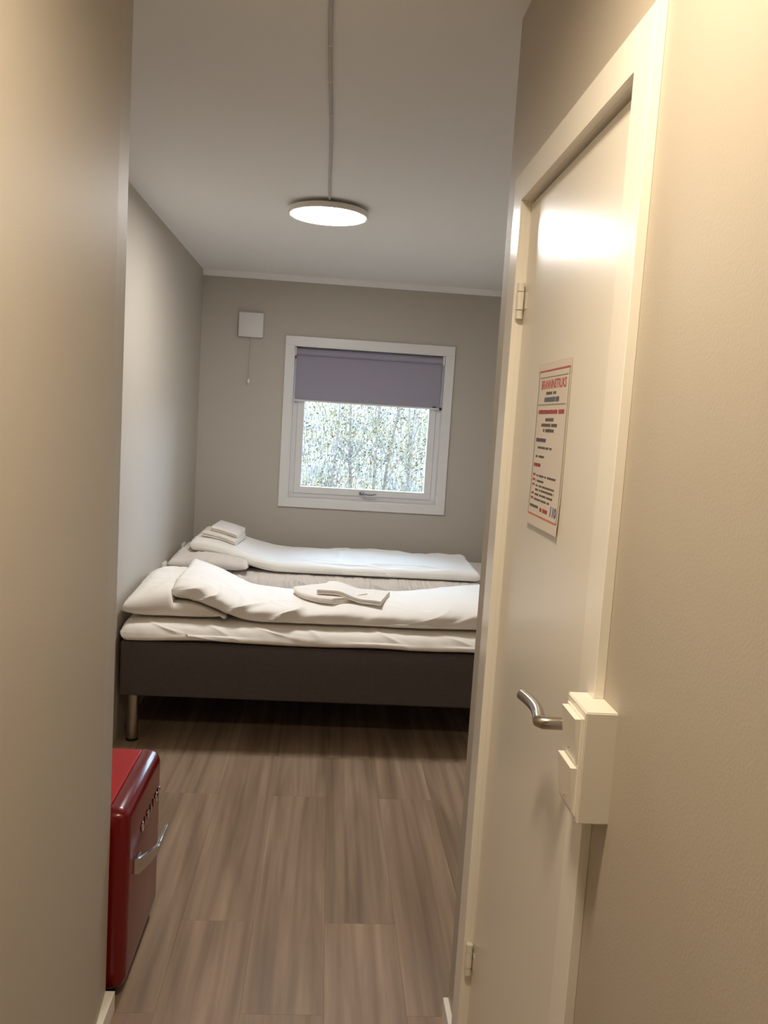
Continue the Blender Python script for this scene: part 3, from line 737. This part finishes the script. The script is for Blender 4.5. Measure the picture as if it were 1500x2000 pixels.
def words(u0, u1, v, h, m, n):
    """a line of print too small to read: small upright strokes"""
    u = u0; bm = bmesh.new()
    def quad(a, b, c, d_):
        for e in (0.0, 0.0002):
            bm.faces.new([bm.verts.new(sx(x, y, e)) for x, y in ((a, c), (b, c), (b, d_), (a, d_))])
    gaps = sorted(random.uniform(u0, u1) for _ in range(n))
    while u < u1:
        wl = random.uniform(0.008, 0.014)
        if not any(abs(u - g) < 0.012 for g in gaps):
            quad(u, min(u + wl, u1), v - h / 2 * random.uniform(0.7, 1.0), v + h / 2)
        u += wl + random.uniform(0.003, 0.006)
    obj('printed_line', bm, m, sheet)
words(0.30, 0.62, 0.186, 0.018, 'ink_black', 1)
words(0.22, 0.72, 0.224, 0.030, 'ink_blue', 2)
words(0.09, 0.90, 0.298, 0.026, 'ink_red', 1)
words(0.34, 0.60, 0.345, 0.020, 'ink_black', 0)
words(0.22, 0.72, 0.378, 0.020, 'ink_black', 1)
words(0.29, 0.64, 0.410, 0.020, 'ink_black', 1)
words(0.08, 0.41, 0.470, 0.024, 'ink_violet', 0)
words(0.12, 0.62, 0.517, 0.014, 'ink_black', 3)
words(0.11, 0.40, 0.572, 0.014, 'ink_black', 1)
words(0.07, 0.30, 0.625, 0.022, 'ink_red', 0)
for v, a, b, n in ((0.690, 0.19, 0.82, 3), (0.722, 0.19, 0.44, 1), (0.752, 0.19, 0.80, 2), (0.777, 0.19, 0.81, 3), (0.806, 0.19, 0.78, 3), (0.836, 0.19, 0.70, 2)):
    words(a, b, v, 0.013, 'ink_black', n)
for v in (0.686, 0.718, 0.748, 0.802, 0.832): words(0.07, 0.15, v, 0.014, 'ink_red', 0)
words(0.07, 0.36, 0.880, 0.018, 'ink_black', 0)
words(0.42, 0.67, 0.888, 0.024, 'ink_red', 1)

# ================================================================== OUTSIDE THE WINDOW
random.seed(11)
bm = bmesh.new(); G = 40; vg = {}
for i in range(G + 1):
    for j in range(G + 1):
        x = -12 + 24 * i / G; y = 6.2 + 26 * j / G
        z = -0.5 + 0.22 * max(0, y - 9.5) + 0.35 * noise.noise(Vector((x * 0.4, y * 0.4, 0)))
        vg[i, j] = bm.verts.new((x, y, min(z, 2.6)))
for i in range(G):
    for j in range(G): bm.faces.new((vg[i, j], vg[i + 1, j], vg[i + 1, j + 1], vg[i, j + 1]))
o = obj('ground', bm, 'bank', smooth='all'); struct(o, 'pale grassy bank rising behind the house', 'ground')

def gz(x, y): return min(-0.5 + 0.22 * max(0, y - 9.5) + 0.35 * noise.noise(Vector((x * 0.4, y * 0.4, 0))), 2.6)
def leafquad(bm, p, s):
    n = Vector((random.gauss(0, 1), random.gauss(0, 1), random.gauss(0, 1))).normalized()
    a = n.orthogonal().normalized(); b = n.cross(a)
    bm.faces.new([bm.verts.new(p + q) for q in (a * s, b * s * 0.6, -a * s, -b * s * 0.6)])
LAB = ['leftmost bare grey sapling seen through the window', 'green-leaved young birch at the left of the window view', 'thin forked sapling left of the view centre',
       'slim yellow-leaved birch in the middle of the window view', 'leaning thin sapling right of the view centre', 'pale leafy sapling at the right of the window view',
       'bare dark-stemmed sapling in the lower right of the view', 'rightmost thin birch at the edge of the window view']
TX = [(-0.55, 12.0, 'leaf', 0.0), (0.06, 11.4, 'leaf_green', 0.03), (0.36, 12.6, 'leaf', -0.06), (0.62, 11.8, 'leaf', 0.05), (0.80, 12.2, 'leaf', 0.12), (1.12, 11.2, 'leaf_green', -0.03), (0.98, 10.6, 'leaf', 0.05), (1.62, 12.3, 'leaf', 0.02)]
for (x, y, lm, lean), lb in zip(TX, LAB):
    z = gz(x, y) - 0.05; hgt = random.uniform(3.2, 4.2)
    t = empty('birch_sapling', (x, y, z)); tag(t, lb, 'tree', 'saplings behind the house')
    bm = bmesh.new(); pts = []
    for i in range(9):
        s = i / 8; pts.append(Vector((x + lean * hgt * s + 0.06 * noise.noise(Vector((x * 9, s * 3, 1))), y + 0.06 * noise.noise(Vector((x * 9, s * 3, 7))), z + hgt * s)))
    tube(bm, pts, [0.026 * (1 - 0.85 * i / 8) for i in range(9)], n=8); obj('trunk', bm, 'trunk', t, smooth=True)
    bb = bmesh.new(); lf = bmesh.new()
    for i in range(34):
        s = random.uniform(0.10, 0.95); k = min(7, int(s * 8)); p = pts[k].lerp(pts[k + 1], s * 8 - k)
        a = random.uniform(0, 6.28); l = random.uniform(0.25, 0.75) * (1.1 - s * 0.6)
        e = p + Vector((math.cos(a) * l * 0.6, math.sin(a) * l * 0.6, l * 0.8)); mdl = p.lerp(e, 0.5) + Vector((0, 0, -0.03))
        tube(bb, [p, mdl, e], [0.006, 0.004, 0.002], n=5, cap=False)
        for q in range(16):
            w_ = random.random(); c = p.lerp(e, w_) + Vector((random.gauss(0, 0.05), random.gauss(0, 0.05), random.gauss(0, 0.05)))
            leafquad(lf, c, random.uniform(0.012, 0.026))
    obj('branches', bb, 'trunk', t, smooth=True)['kind'] = 'stuff'; obj('foliage', lf, lm, t)['kind'] = 'stuff'
# tangle of brush in front of the bank: nobody could count it
bm = bmesh.new()
for i in range(26000):
    x, y = random.uniform(-3.0, 4.0), random.uniform(9.6, 15.0); g = gz(x, y)
    hh_ = random.random() ** 1.2 * 2.3
    p = Vector((x, y, g + hh_))
    if random.random() < 0.5:
        leafquad(bm, p, random.uniform(0.012, 0.03))
    else:
        l = random.uniform(0.10, 0.34); dx, dy = random.gauss(0, 0.18) * l, random.gauss(0, 0.18) * l
        wv = random.uniform(0.003, 0.006)
        q = p + Vector((dx, dy, l))
        a = [bm.verts.new(p + Vector((wv * math.cos(k * 2.09), wv * math.sin(k * 2.09), 0))) for k in range(3)]; b = bm.verts.new(q)
        for k in range(3): bm.faces.new((a[k], a[(k + 1) % 3], b))
o = obj('brushwood', bm, 'brush'); tag(o, 'pale tangle of dry brush and twigs beyond the window', 'brushwood', kind='stuff')
